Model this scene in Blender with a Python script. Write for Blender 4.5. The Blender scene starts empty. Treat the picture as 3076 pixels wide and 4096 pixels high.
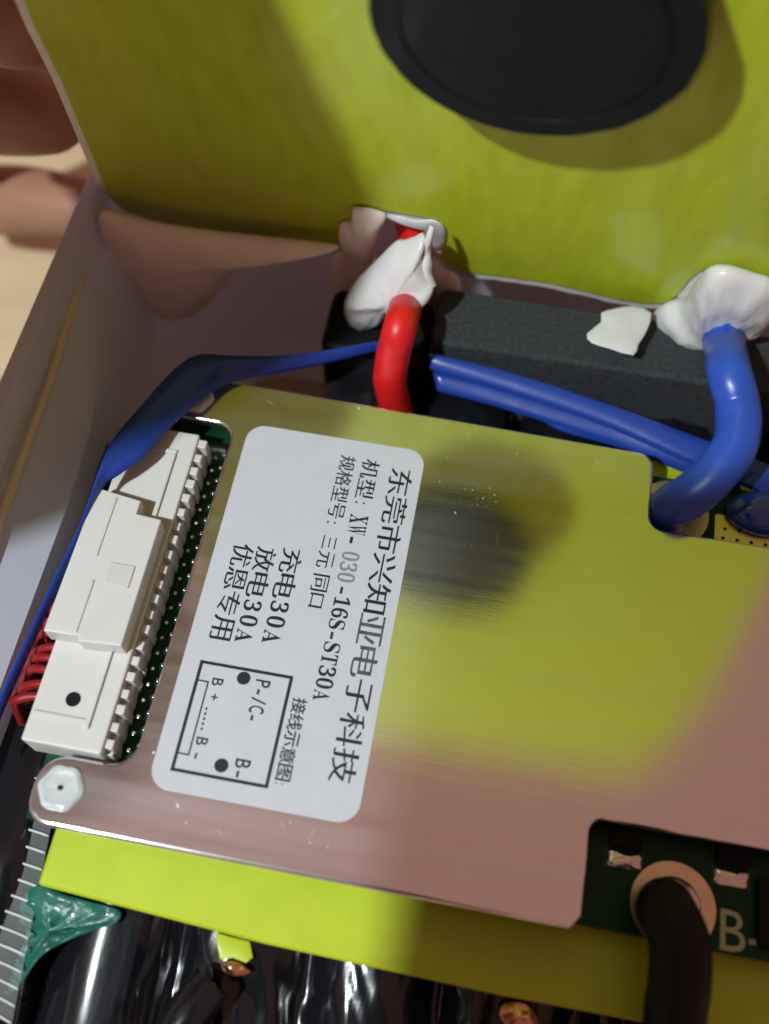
import bpy, bmesh, math, random
from mathutils import Vector, Matrix, noise
random.seed(7)
MM = 0.001
SC = bpy.context.scene
COL = SC.collection

# ------------------------------------------------------------------ camera
# all coordinates below are millimetres in the frame of the metal plate:
# origin = lower left corner of the label, x along the plate, y up the plate, z off the plate
PW, PH, F = 3076.0, 4096.0, 4002.46
CAM = Vector((36.4718, -24.2731, 142.6506))
RX = Vector((0.98417476, 0.17677255, 0.01230909))      # camera right
RY = Vector((0.16256628, -0.87307246, -0.45969194))    # camera down
RZ = Vector((-0.07051419, 0.45441825, -0.88799314))    # camera forward
cam_d = bpy.data.cameras.new('camera')
cam = bpy.data.objects.new('camera', cam_d)
COL.objects.link(cam)
cam.matrix_world = Matrix(((RX.x, -RY.x, -RZ.x, CAM.x * MM), (RX.y, -RY.y, -RZ.y, CAM.y * MM),
                           (RX.z, -RY.z, -RZ.z, CAM.z * MM), (0, 0, 0, 1)))
cam_d.sensor_fit = 'HORIZONTAL'
cam_d.sensor_width = 36.0
cam_d.lens = 36.0 * F / PW
cam_d.clip_start = 0.002
cam_d.clip_end = 20.0
cam_d.dof.use_dof = True
cam_d.dof.focus_distance = 0.156
cam_d.dof.aperture_fstop = 13.0
SC.camera = cam

# ------------------------------------------------------------------ light
world = bpy.data.worlds.new('World')
SC.world = world
world.use_nodes = True
world.node_tree.nodes['Background'].inputs[0].default_value = (1.0, 0.50, 0.42, 1)
world.node_tree.nodes['Background'].inputs[1].default_value = 0.30
LDIR = Vector((-0.36, -0.45, 0.80)).normalized()
lamp_d = bpy.data.lights.new('work_lamp', 'AREA')
lamp_d.shape = 'DISK'
lamp_d.size = 0.02
lamp_d.energy = 3.6
lamp_d.color = (0.90, 0.98, 1.0)
lamp = bpy.data.objects.new('work_lamp', lamp_d)
COL.objects.link(lamp)
lamp.location = (Vector((25, 45, 0)) + LDIR * 560) * MM
lamp.rotation_euler = LDIR.to_track_quat('Z', 'Y').to_euler()
SC.view_settings.view_transform = 'Standard'
SC.view_settings.look = 'None'
SC.view_settings.exposure = 0.0
SC.view_settings.gamma = 1.0

# ------------------------------------------------------------------ pixel -> place
def ray(px, py):
    return (RX * ((px - PW / 2) / F) + RY * ((py - PH / 2) / F) + RZ).normalized()
def at(px, py, z=0.0):
    d = ray(px, py)
    return CAM + d * ((z - CAM.z) / d.z)
def aty(px, py, y):
    d = ray(px, py)
    return CAM + d * ((y - CAM.y) / d.y)
TH, PHI = math.radians(-16), math.radians(-2)
SN = Vector((math.sin(PHI) * math.cos(TH), -math.cos(PHI) * math.cos(TH), math.sin(TH)))   # normal of the lifted sheet
SD = SN.dot(Vector((30, 70, 0))) - 29.0
SU = Vector((math.cos(PHI), math.sin(PHI), 0))
SV = SN.cross(SU) * -1
if SV.z < 0: SV = -SV
SO = None
def onsheet(px, py, off=0.0):
    d = ray(px, py)
    return CAM + d * ((SD + off - SN.dot(CAM)) / SN.dot(d))
SO = onsheet(1000, 948)
def suv(px, py, off=0.0):
    p = onsheet(px, py, off) - SO
    return p.dot(SU), p.dot(SV)
def sp(u, v, off=0.0):
    return SO + SU * u + SV * v + SN * off

# ------------------------------------------------------------------ materials
MATS = {}
def mat(name, col, rough=0.5, metal=0.0, var=0.0, vscale=400.0, bump=0.0, bscale=900.0, stretch=(1, 1, 1),
        coat=0.0, trans=0.0, sss=0.0, ior=1.45, alpha=1.0, spec=0.5, rvar=0.0, sssr=(1, 0.6, 0.4)):
    m = bpy.data.materials.new(name)
    m.use_nodes = True
    nt = m.node_tree
    b = nt.nodes['Principled BSDF']
    b.inputs['Base Color'].default_value = (*col, 1)
    b.inputs['Roughness'].default_value = rough
    b.inputs['Metallic'].default_value = metal
    b.inputs['Coat Weight'].default_value = coat
    b.inputs['Transmission Weight'].default_value = trans
    b.inputs['IOR'].default_value = ior
    b.inputs['Alpha'].default_value = alpha
    b.inputs['Specular IOR Level'].default_value = spec
    if sss:
        b.inputs['Subsurface Weight'].default_value = sss
        b.inputs['Subsurface Radius'].default_value = sssr
        b.inputs['Subsurface Scale'].default_value = 0.002
    tc = nt.nodes.new('ShaderNodeTexCoord')
    mp = nt.nodes.new('ShaderNodeMapping')
    mp.inputs['Scale'].default_value = stretch
    nt.links.new(tc.outputs['Object'], mp.inputs['Vector'])
    if var or rvar:
        n = nt.nodes.new('ShaderNodeTexNoise')
        n.inputs['Scale'].default_value = vscale
        n.inputs['Detail'].default_value = 6
        nt.links.new(mp.outputs['Vector'], n.inputs['Vector'])
        if var:
            mix = nt.nodes.new('ShaderNodeMix')
            mix.data_type = 'RGBA'
            mix.inputs['A'].default_value = (*[c * (1 - var) for c in col], 1)
            mix.inputs['B'].default_value = (*[min(1, c * (1 + var)) for c in col], 1)
            nt.links.new(n.outputs['Fac'], mix.inputs['Factor'])
            nt.links.new(mix.outputs['Result'], b.inputs['Base Color'])
        if rvar:
            mr = nt.nodes.new('ShaderNodeMapRange')
            mr.inputs['From Min'].default_value = 0.3
            mr.inputs['From Max'].default_value = 0.7
            mr.inputs['To Min'].default_value = max(0.02, rough - rvar)
            mr.inputs['To Max'].default_value = rough + rvar
            nt.links.new(n.outputs['Fac'], mr.inputs['Value'])
            nt.links.new(mr.outputs['Result'], b.inputs['Roughness'])
    if bump:
        n2 = nt.nodes.new('ShaderNodeTexNoise')
        n2.inputs['Scale'].default_value = bscale
        n2.inputs['Detail'].default_value = 5
        nt.links.new(mp.outputs['Vector'], n2.inputs['Vector'])
        bp = nt.nodes.new('ShaderNodeBump')
        bp.inputs['Strength'].default_value = bump
        bp.inputs['Distance'].default_value = 0.0003
        nt.links.new(n2.outputs['Fac'], bp.inputs['Height'])
        nt.links.new(bp.outputs['Normal'], b.inputs['Normal'])
    MATS[name] = m
    return m

mat('aluminium', (0.93, 0.92, 0.91), 0.12, 1.0, bump=0.03, bscale=700, stretch=(0.08, 9, 1), rvar=0.04, vscale=60)
nt = MATS['aluminium'].node_tree
g2 = nt.nodes.new('ShaderNodeBsdfAnisotropic'); g2.inputs['Color'].default_value = (0.86, 0.87, 0.89, 1); g2.inputs['Roughness'].default_value = 0.52
n3 = nt.nodes.new('ShaderNodeTexNoise'); n3.inputs['Scale'].default_value = 45; n3.inputs['Detail'].default_value = 8
mp3 = nt.nodes.new('ShaderNodeMapping'); mp3.inputs['Scale'].default_value = (0.25, 5.0, 1)
tc3 = nt.nodes.new('ShaderNodeTexCoord'); nt.links.new(tc3.outputs['Object'], mp3.inputs['Vector']); nt.links.new(mp3.outputs['Vector'], n3.inputs['Vector'])
mr3 = nt.nodes.new('ShaderNodeMapRange'); mr3.inputs['From Min'].default_value = .3; mr3.inputs['From Max'].default_value = .7; mr3.inputs['To Min'].default_value = .05; mr3.inputs['To Max'].default_value = .19
nt.links.new(n3.outputs['Fac'], mr3.inputs['Value'])
mx3 = nt.nodes.new('ShaderNodeMixShader'); nt.links.new(mr3.outputs['Result'], mx3.inputs[0])
nt.links.new(nt.nodes['Principled BSDF'].outputs[0], mx3.inputs[1]); nt.links.new(g2.outputs[0], mx3.inputs[2])
nt.links.new(mx3.outputs[0], nt.nodes['Material Output'].inputs['Surface'])
mat('label_paper', (0.49, 0.51, 0.56), 0.5, bump=0.10, bscale=130, var=0.06, vscale=220, rvar=0.08)
mat('ink', (0.012, 0.013, 0.02), 0.5, var=0.3, vscale=900)
mat('faded_ink', (0.07, 0.075, 0.09), 0.5, var=0.95, vscale=700)
mat('worn_ink', (0.20, 0.21, 0.24), 0.5)
mat('epoxy_sheet', (0.43, 0.53, 0.018), 0.36, bump=0.10, bscale=300, stretch=(3, 3, 0.35), coat=0.2, var=0.16, vscale=110, rvar=0.1)
mat('epoxy_base', (0.42, 0.53, 0.02), 0.4, var=0.14, vscale=150, bump=0.04, bscale=500)
mat('white_edge', (0.78, 0.76, 0.72), 0.7, var=0.15, vscale=500, bump=0.3, bscale=900)
mat('black_plastic', (0.008, 0.009, 0.010), 0.5, spec=0.15, bump=0.05, bscale=1200, var=0.3, vscale=300)
mat('black_wrap', (0.006, 0.0065, 0.009), 0.2, bump=0.18, bscale=200, stretch=(2.2, 0.5, 1.5), coat=0.25)
mat('foam', (0.026, 0.030, 0.034), 0.85, bump=1.0, bscale=1800, var=0.9, vscale=1300)
mat('silicone_white', (0.60, 0.60, 0.60), 0.3, sss=0.3, bump=0.4, bscale=300, var=0.06, vscale=300, coat=0.4)
mat('silicone_cream', (0.88, 0.82, 0.72), 0.36, sss=0.5, bump=0.15, bscale=200, var=0.12, vscale=150)
mat('red_silicone', (0.60, 0.012, 0.012), 0.38, bump=0.14, bscale=350, rvar=0.1, var=0.22, vscale=200)
mat('blue_silicone', (0.022, 0.075, 0.42), 0.36, bump=0.2, bscale=350, rvar=0.1, var=0.25, vscale=200)
mat('blue_film', (0.014, 0.045, 0.28), 0.24, bump=0.15, bscale=150, var=0.2, vscale=120)
mat('black_silicone', (0.006, 0.006, 0.007), 0.5, bump=0.15, bscale=350, spec=0.25, rvar=0.1)
mat('red_pvc', (0.24, 0.008, 0.010), 0.45)
mat('nylon', (0.58, 0.58, 0.56), 0.42, sss=0.25, var=0.05, vscale=200, bump=0.05, bscale=700, sssr=(1, 1, 0.9))
mat('clear_nylon', (0.72, 0.78, 0.80), 0.28, trans=0.35, bump=0.25, bscale=700, ior=1.4)
mat('solder_mask', (0.005, 0.040, 0.018), 0.35, spec=0.2, var=0.3, vscale=250)
mat('silk', (0.42, 0.46, 0.36), 0.6)
mat('trace_line', (0.03, 0.075, 0.05), 0.4)
mat('tin', (0.75, 0.70, 0.62), 0.22, 1.0, bump=0.4, bscale=500)
mat('gold_pad', (0.78, 0.62, 0.42), 0.3, 1.0, bump=0.12, bscale=500)
mat('copper', (0.80, 0.42, 0.25), 0.3, 1.0, bump=0.4, bscale=400)
mat('case_plastic', (0.66, 0.70, 0.82), 0.42, var=0.05, vscale=40, bump=0.03, bscale=200)
mat('table_top', (0.62, 0.52, 0.33), 0.5, var=0.35, vscale=12, stretch=(1, 4, 1))
mat('skin', (0.36, 0.19, 0.12), 0.5, sss=0.2, bump=0.5, bscale=420, stretch=(1, 1, 3), var=0.15, vscale=120)
mat('cream_plastic', (0.72, 0.66, 0.50), 0.4)
mat('nail', (0.62, 0.38, 0.30), 0.25, coat=0.3)
mat('teal_film', (0.014, 0.115, 0.085), 0.34, bump=1.0, bscale=500, coat=0.2, var=0.6, vscale=250)
mat('tape_film', (0.70, 0.76, 0.76), 0.10, alpha=0.14)
mat('strand', (0.50, 0.54, 0.52), 0.4)
mat('dust', (0.85, 0.85, 0.82), 0.25)
mat('blue_cap', (0.02, 0.07, 0.38), 0.12, coat=0.6, bump=0.35, bscale=250)
mat('glass', (0.01, 0.01, 0.012), 0.08, coat=0.5)

# ------------------------------------------------------------------ mesh helpers
def mk(name, verts, faces, m, parent=None, smooth=False):
    me = bpy.data.meshes.new(name)
    me.from_pydata([tuple(Vector(v) * MM) for v in verts], [], faces)
    bm = bmesh.new(); bm.from_mesh(me)
    bmesh.ops.recalc_face_normals(bm, faces=bm.faces)
    bm.to_mesh(me); bm.free()
    if smooth:
        for p in me.polygons: p.use_smooth = True
    me.materials.append(MATS[m])
    o = bpy.data.objects.new(name, me)
    COL.objects.link(o)
    if parent: o.parent = parent
    return o
def tag(o, label=None, cat=None, group=None, kind=None):
    if label: o['label'] = label
    if cat: o['category'] = cat
    if group: o['group'] = group
    if kind: o['kind'] = kind
    return o
def empty(name, loc):
    o = bpy.data.objects.new(name, None)
    o.empty_display_size = 0.005
    COL.objects.link(o)
    o.location = Vector(loc) * MM
    return o
def adopt(o, parent):
    o.parent = parent
    o.matrix_parent_inverse = Matrix.Translation(-parent.location)
    return o
def fillet(pts, default=0.0, seg=6):
    """pts: (x, y[, radius]) -> rounded outline"""
    out = []
    n = len(pts)
    for i in range(n):
        p = Vector(pts[i][:2]); r = pts[i][2] if len(pts[i]) > 2 else default
        if r <= 0: out.append(p); continue
        a = (Vector(pts[i - 1][:2]) - p).normalized(); b = (Vector(pts[(i + 1) % n][:2]) - p).normalized()
        ang = a.angle(b)
        t = r / math.tan(ang / 2)
        c = p + (a + b).normalized() * (r / math.sin(ang / 2))
        s, e = p + a * t - c, p + b * t - c
        tot = s.angle_signed(e)
        for k in range(seg + 1):
            q = s.copy(); q.rotate(Matrix.Rotation(-tot * k / seg, 2))
            out.append(c + q)
    return out
def prism(name, outline, z0, z1, m, parent=None, bevel=0.0, holes=(), frame=None, seg=3, ang=0.5):
    """extrude an xy outline between z0 and z1 (z1 = top, bevelled)"""
    bm = bmesh.new()
    vs = [bm.verts.new((p[0], p[1], z1)) for p in outline]
    es = [bm.edges.new((vs[i], vs[(i + 1) % len(vs)])) for i in range(len(vs))]
    if holes:
        for h in holes:
            hv = [bm.verts.new((p[0], p[1], z1)) for p in h]
            es += [bm.edges.new((hv[i], hv[(i + 1) % len(hv)])) for i in range(len(hv))]
        bmesh.ops.triangle_fill(bm, edges=es, use_beauty=True)
    else:
        bm.faces.new(vs)
    bmesh.ops.recalc_face_normals(bm, faces=bm.faces)
    for f in bm.faces:
        if f.normal.z < 0: f.normal_flip()
    top = list(bm.faces)
    r = bmesh.ops.extrude_face_region(bm, geom=top)
    # extruded copy becomes the top; drop the originals to z0
    newv = [g for g in r['geom'] if isinstance(g, bmesh.types.BMVert)]
    nv = set(newv)
    for v in bm.verts:
        if v not in nv: v.co.z = z0
    bmesh.ops.recalc_face_normals(bm, faces=bm.faces)
    if bevel:
        be = [e for e in bm.edges if all(v in nv for v in e.verts) and len(e.link_faces) == 2 and
              e.link_faces[0].normal.angle(e.link_faces[1].normal, 0) > 0.8]
        res = bmesh.ops.bevel(bm, geom=be, offset=bevel, segments=seg, profile=0.5, affect='EDGES', clamp_overlap=True)
        for f in res['faces']: f.smooth = True
    if frame:
        for v in bm.verts: v.co = frame(v.co)
    for v in bm.verts: v.co *= MM
    me = bpy.data.meshes.new(name)
    bm.to_mesh(me); bm.free()
    me.materials.append(MATS[m])
    o = bpy.data.objects.new(name, me)
    COL.objects.link(o)
    if parent: adopt(o, parent)
    return o
def rect(x0, y0, x1, y1, r=0.0):
    return fillet([(x0, y0, r), (x1, y0, r), (x1, y1, r), (x0, y1, r)]) if r else [Vector(p) for p in ((x0, y0), (x1, y0), (x1, y1), (x0, y1))]
def circ(x, y, r, n=40, a0=0.0):
    return [Vector((x + r * math.cos(a0 + 2 * math.pi * k / n), y + r * math.sin(a0 + 2 * math.pi * k / n))) for k in range(n)]
def catmull(pts, n=8, closed=False):
    P = [Vector(p) for p in pts]
    out = []
    m = len(P)
    rng = range(m) if closed else range(m - 1)
    for i in rng:
        p0 = P[i - 1] if closed or i > 0 else P[0] * 2 - P[1]
        p1 = P[i]; p2 = P[(i + 1) % m]
        p3 = P[(i + 2) % m] if closed or i + 2 < m else P[-1] * 2 - P[-2]
        for k in range(n):
            t = k / n
            out.append(0.5 * ((2 * p1) + (p2 - p0) * t + (2 * p0 - 5 * p1 + 4 * p2 - p3) * t * t + (3 * p1 - p0 - 3 * p2 + p3) * t ** 3))
    if not closed: out.append(P[-1])
    return out
def tube(name, pts, r, m, parent=None, seg=20, n=10, flat=1.0, wob=0.0, up=None):
    c = catmull(pts, n)
    rs = r if isinstance(r, (list, tuple)) else [r] * len(pts)
    verts, faces = [], []
    prev = None
    for i, p in enumerate(c):
        t = (c[min(i + 1, len(c) - 1)] - c[max(i - 1, 0)]).normalized()
        if prev is None:
            a = up if up else (Vector((0, 0, 1)) if abs(t.z) < 0.9 else Vector((1, 0, 0)))
        else: a = prev
        a = (a - t * a.dot(t)).normalized(); b = t.cross(a); prev = a
        k = i / n; j = min(int(k), len(rs) - 2); rr = rs[j] + (rs[j + 1] - rs[j]) * (k - j)
        for s in range(seg):
            an = 2 * math.pi * s / seg
            w = 1 + wob * noise.noise(Vector((p.x * .4 + s * 3, p.y * .4, p.z * .4)))
            verts.append(p + (a * math.cos(an) * flat + b * math.sin(an)) * rr * w)
    for i in range(len(c) - 1):
        for s in range(seg):
            faces.append((i * seg + s, i * seg + (s + 1) % seg, (i + 1) * seg + (s + 1) % seg, (i + 1) * seg + s))
    faces.append(tuple(range(seg)))
    faces.append(tuple(range((len(c) - 1) * seg, len(c) * seg)))
    o = mk(name, verts, faces, m, None, True)
    if parent: adopt(o, parent)
    return o
def ribbon(name, L, R, thick, m, n=8):
    a, b = catmull(L, n), catmull(R, n)
    V, Fc = [], []
    W = 5
    for i in range(len(a)):
        t = (a[min(i + 1, len(a) - 1)] - a[max(i - 1, 0)])
        nn = t.cross(b[i] - a[i]).normalized()
        for side in (1, -1):
            for k in range(W):
                q = k / (W - 1)
                e = thick * (0.5 if 0 < k < W - 1 else 0.15)
                V.append(a[i].lerp(b[i], q) + nn * side * e)
    S = 2 * W
    loop = list(range(W)) + list(range(2 * W - 1, W - 1, -1))
    for i in range(len(a) - 1):
        for k in range(S):
            x, y = loop[k], loop[(k + 1) % S]
            Fc.append((i * S + x, i * S + y, (i + 1) * S + y, (i + 1) * S + x))
    Fc.append(tuple(loop)); Fc.append(tuple((len(a) - 1) * S + k for k in loop))
    return mk(name, V, Fc, m, None, True)
def puffy(name, outline3, normal, thick, m, parent=None, back=0.3, nz=0.25, nf=0.18, sub=4, centre=None):
    """a lump with the given outline, domed to both sides of its plane"""
    o3 = catmull(outline3, sub, True)
    c = centre or sum(o3, Vector()) / len(o3)
    ss = [1.0, 0.985, 0.95, 0.88, 0.78, 0.65, 0.5, 0.33, 0.16]
    V, Fc = [], []
    N = len(o3)
    def ringv(s, sg, T):
        h = T * math.sqrt(max(0, 1 - s * s)) * sg
        r = []
        for p in o3:
            q = c + (p - c) * s + normal * h
            d = noise.noise(q * nf) * nz * (1 - s ** 6) * T + noise.noise(q * nf * 3 + Vector((9, 1, 4))) * nz * .35 * (1 - s ** 6) * T
            r.append(q + normal * d * sg)
        return r
    for s in ss: V += ringv(s, 1, thick)
    top = len(V); V.append(c + normal * thick)
    b0 = len(V)
    for s in ss[1:]: V += ringv(s, -1, thick * back)
    bot = len(V); V.append(c - normal * thick * back)
    def strip(x, y):
        for k in range(N): Fc.append((x + k, x + (k + 1) % N, y + (k + 1) % N, y + k))
    for i in range(len(ss) - 1): strip(i * N, (i + 1) * N)
    l = (len(ss) - 1) * N
    for k in range(N): Fc.append((l + k, l + (k + 1) % N, top))
    strip(0, b0)
    for i in range(len(ss) - 2): strip(b0 + i * N, b0 + (i + 1) * N)
    l = b0 + (len(ss) - 2) * N
    for k in range(N): Fc.append((l + k, l + (k + 1) % N, bot))
    o = mk(name, V, Fc, m, None, True)
    if parent: adopt(o, parent)
    return o
def lathe(name, prof, m, frame, parent=None, n=64):
    V, Fc = [], []
    for r, h in prof:
        for k in range(n):
            a = 2 * math.pi * k / n
            V.append(frame(Vector((r * math.cos(a), r * math.sin(a), h))))
    for i in range(len(prof) - 1):
        for k in range(n): Fc.append((i * n + k, i * n + (k + 1) % n, (i + 1) * n + (k + 1) % n, (i + 1) * n + k))
    Fc.append(tuple(range(n))); Fc.append(tuple(range((len(prof) - 1) * n, len(prof) * n)))
    o = mk(name, V, Fc, m)
    for p in o.data.polygons:
        p.use_smooth = len(p.vertices) == 4
    md = o.modifiers.new('e', 'EDGE_SPLIT'); md.split_angle = math.radians(32)
    if parent: adopt(o, parent)
    return o

# ================================================================== the setting
tab = tag(mk('table', [(-900, -600, -72), (700, -600, -72), (700, 900, -72), (-900, 900, -72)], [(0, 1, 2, 3)], 'table_top'), kind='structure')

# ================================================================== plastic case
def case_loop(near, far, z):
    # inner path: down the left side, round the far corner, along the far side; the near part slopes, the far part is steep
    pts = []
    for y, w in ((-120, 1), (-40, 1), (20, 1), (44, 1), (58, .85), (70, .45), (80, .12), (88, 0)):
        pts.append(Vector((-27.0 - (near * w + far * (1 - w)), y, z)))
    x, yf, r = -27.0 - far, 122.0 + far, 16.0 + far
    for k in range(9):
        a = math.pi - k / 8 * math.pi / 2
        pts.append(Vector((x + r + r * math.cos(a), yf - r + r * math.sin(a), z)))
    pts += [Vector((60, yf, z)), Vector((160, yf, z))]
    return pts
prof = [(-2, -1, -58), (-1, 3.0, -30), (0.4, 6.0, -5.4), (7.0, 7.4, -0.6), (7.8, 7.8, 0.1), (9.4, 9.4, 0.4), (9.8, 9.8, 1.0), (10.2, 10.2, 7.3), (10.5, 10.5, 7.9), (12.4, 12.4, 8.0), (12.8, 12.8, 7.5), (12.2, 12.2, -66), (-6, -6, -66), (-6, -6, -58)]
loops = [case_loop(n_, f_, z) for n_, f_, z in prof]
nl = len(loops[0]); V = [p for l in loops for p in l]; Fc = []
for i in range(len(prof)):
    j = (i + 1) % len(prof)
    for k in range(nl - 1): Fc.append((i * nl + k, i * nl + k + 1, j * nl + k + 1, j * nl + k))
Fc.append(tuple(i * nl for i in range(len(prof)))); Fc.append(tuple(i * nl + nl - 1 for i in range(len(prof))))
o = mk('plastic_case', V, Fc, 'case_plastic')
for p in o.data.polygons: p.use_smooth = len(p.vertices) == 4
md = o.modifiers.new('e', 'EDGE_SPLIT'); md.split_angle = math.radians(35)
nt = MATS['case_plastic'].node_tree
tr = nt.nodes.new('ShaderNodeBsdfTranslucent'); tr.inputs['Color'].default_value = (0.80, 0.80, 0.90, 1)
mx = nt.nodes.new('ShaderNodeMixShader'); mx.inputs[0].default_value = 0.30
nt.links.new(nt.nodes['Principled BSDF'].outputs[0], mx.inputs[1]); nt.links.new(tr.outputs[0], mx.inputs[2])
nt.links.new(mx.outputs[0], nt.nodes['Material Output'].inputs['Surface'])
tag(o, 'pale lilac plastic case wall with a stepped rim beside the blue strap', 'case')

case = o
for pts, r in (([(330, 1100), (265, 1300), (205, 1511), (100, 1800), (0, 2083), (-120, 2400)], .8), ([(300, 1000), (225, 1230), (150, 1440), (50, 1740), (-60, 2020)], .6)):
    bd = tube('rim_bead', [at(x, y, 0.6 if r > .7 else 1.4) for x, y in pts], r, 'cream_plastic', None, seg=10, n=4)
    bd.parent = case

# ================================================================== base sheet and battery cells
base = prism('insulation_board', fillet([(-13.4, -14.6, .6), (20, -16.4), (53, -17.0), (110, -16.6, .6), (110, 72.2, .6), (-13.4, 70.6, .6)]), -9.5, -8.0, 'epoxy_base', bevel=0.6, seg=1)
tag(base, 'flat yellow green insulation board lying under the metal plate', 'board')
for i in range(7):
    x = -22.0 + 19.2 * i
    e = empty('battery_cell', (x, -70, -38))
    yend = [60, 66, 83, 83, 83, 83, 83][i]
    fr = lambda v, x=x: Vector((x + v.x, v.z, -20.4 + v.y))
    c = lathe('wrap', [(5, -70), (9.0, -69.6)] + [(9.5, -69 + k * 2.5) for k in range(int((yend + 68) / 2.5))] + [(9.0, yend), (5, yend)], 'black_wrap', fr, e, 40)
    rr = random.Random(i)
    for v in c.data.vertices:
        p = v.co * 1000
        d = noise.noise(Vector((p.x * .35, p.y * .05, p.z * .35 + i * 7))) * .8
        v.co.z += (d - max(0, -13 - p.y) * .22) * MM; v.co.x += d * .5 * MM
    lathe('end_cap', [(3.6, -71.2), (3.6, -69.8)], 'tin', fr, e, 24)
    places = ['under the teal film', 'under the left end of the insulation board', 'with the torn green tab on it', 'below the copper scrap', 'under the metal plate middle', 'under the black wire', 'under the right end of the board']
    tag(e, 'glossy black wrapped battery cell ' + places[i], 'battery cell', 'battery cells lying side by side')

VW, FW = [], []
NX, NY = 190, 62
for j in range(NY):
    for i in range(NX):
        x = -13 + 105 * i / (NX - 1); y = -50 + 36.5 * j / (NY - 1)
        k = round((x + 22) / 19.2); dx_ = x - (-22 + 19.2 * k)
        z = -20.4 + math.sqrt(max(9.9 ** 2 - dx_ * dx_, 20))
        z -= max(0, -13 - y) * .22
        q = Vector((x * .15 + y * .035, y * .05 - x * .012, 3.0))
        r1 = 1 - abs(noise.noise(q)) * 2.2; r2 = 1 - abs(noise.noise(q * 2.3 + Vector((5, 2, 1)))) * 2.2
        z += 1.0 * max(r1, -.4) + .3 * max(r2, -.4) - .2 + .05 * noise.noise(Vector((x, y * .6, 0)))
        z = min(z, -9.9 if y > -19 else 0) - max(0, 6 - x) * .3
        VW.append((x, y, z))
for j in range(NY - 1):
    for i in range(NX - 1): FW.append((j * NX + i, j * NX + i + 1, (j + 1) * NX + i + 1, (j + 1) * NX + i))
ow = mk('shrink_wrap', VW, FW, 'black_wrap', None, True)
md = ow.modifiers.new('t', 'SOLIDIFY'); md.thickness = 0.0002; md.offset = -1
tag(ow, 'wrinkled glossy black shrink wrap over the cells below the yellow green board', 'wrap')

# ================================================================== black foam block
bmf = prism('foam_block', rect(27, 83.6, 140, 96, 1.5), -58, 0.0, 'foam', bevel=0.8)
tag(bmf, 'dark grey foam block behind the metal plate, below the lifted sheet', 'foam')

bb = prism('foam_shade_pad', rect(7, 82.5, 26.6, 97, 2.5), -58, -5.0, 'black_plastic', bevel=1.6)  # black colour stands in for the shade on the foam's left end
tag(bb, 'black pad standing in for the shaded left end of the foam, behind the red wire', 'pad')
# ================================================================== battery management board
BMS = empty('battery_protection_board', (30, 30, -6.6))
tag(BMS, 'battery protection board with brushed metal plate, white label and white connector', 'circuit board')
plate_out = fillet([(-15.6, -7.6, 3.6), (60.4, -7.9, 1.2), (61.8, -6.0, 1.2), (61.8, 7.0, 2.0), (140, 7.0), (140, 53.8), (67.4, 53.8, 2.2),
                    (67.4, 67.6, 2.6), (-6.0, 69.0, 3.0), (-15.6, 65.0, 3.0), (-15.6, 60.4, 1.0), (-2.5, 60.2, 3.2), (-2.9, 2.2, 3.6), (-15.8, 2.2, 4.2)], seg=8)
plate = prism('metal_plate', plate_out, -1.6, 0.0, 'aluminium', BMS, bevel=0.55, seg=4)
plate['label'] = 'brushed aluminium cover plate with rectangular cut-outs'
pcb = prism('printed_circuit', fillet([(-17, -6.5), (66, -6.5), (140, -6.8), (140, 66.5), (-17, 66.5)]), -6.6, -5.0, 'solder_mask', BMS, bevel=0.1,
            holes=[circ(74.9, -1.8, 3.4, 28), circ(72.0, 60.0, 3.2, 28)])
def hexscrew(x, y):
    h = lathe('nylon_screw', [(2.6, 0.02), (3.15, 0.05), (3.15, 0.3), (2.95, 0.55), (2.5, 0.68), (2.1, 0.52), (1.1, 0.50), (0.45, 0.55), (0.34, 0.2)], 'clear_nylon',
              lambda v: Vector((x + v.x * (1 + .05 * math.cos(6 * math.atan2(v.y, v.x))), y + v.y * (1 + .05 * math.cos(6 * math.atan2(v.y, v.x))), v.z)), BMS, 36)
    for vv in h.data.vertices:
        p = vv.co * 1000
        vv.co.z += noise.noise(p * 1.3) * .12 * MM
    d = lathe('screw_hole', [(0.3, 0.4), (0.3, 0.56)], 'black_plastic', lambda v: Vector((x + v.x, y + v.y, v.z)), None, 16)
    d.parent = h
hexscrew(-11.6, -2.4)
hexscrew(-10.5, 64.6)

# header with its teeth, pins and recess
hd = prism('connector_header', rect(-19.0, 2.9, -7.3, 56.6, .3), -5.0, 1.4, 'nylon', BMS, bevel=0.25)
def sub(o, parent):
    o.parent = parent; return o
sub(prism('tooth_wall', rect(-7.3, 3.4, -6.35, 56.2), -4.9, -1.2, 'nylon', None, bevel=.1), hd)
for k in range(21):
    y = 4.0 + 2.52 * k
    jt = random.uniform(-.14, .14)
    o = prism('tooth', rect(-7.3, y + jt * .5, -6.0 + jt, y + 1.35 + jt, .12), -4.6, 0.85 + jt, 'nylon', None, bevel=0.2)
    sub(o, hd)
for k in range(21):
    y = 5.3 + 2.52 * k
    for xx in (-5.1, -3.8):
        o = prism('pin', circ(xx, y + (0.9 if xx > -4 else 0), .33, 10), -5.0, -3.9, 'tin', None, bevel=0.1)
        sub(o, hd)
sub(prism('end_rail', rect(-18.6, 52.2, -10.0, 52.9, .1), 1.3, 1.75, 'nylon', None, bevel=0.12), hd)
sub(prism('side_rail', rect(-10.7, 6.0, -10.0, 52.0, .1), 1.3, 1.9, 'nylon', None, bevel=0.15), hd)
sub(prism('end_rail', rect(-18.6, 6.6, -10.0, 7.3, .1), 1.3, 1.75, 'nylon', None, bevel=0.12), hd)
hp = at(293, 2797, 1.4)
sub(prism('recess', circ(hp.x, hp.y, 1.1, 24), 1.2, 1.43, 'black_plastic', None), hd)

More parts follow.
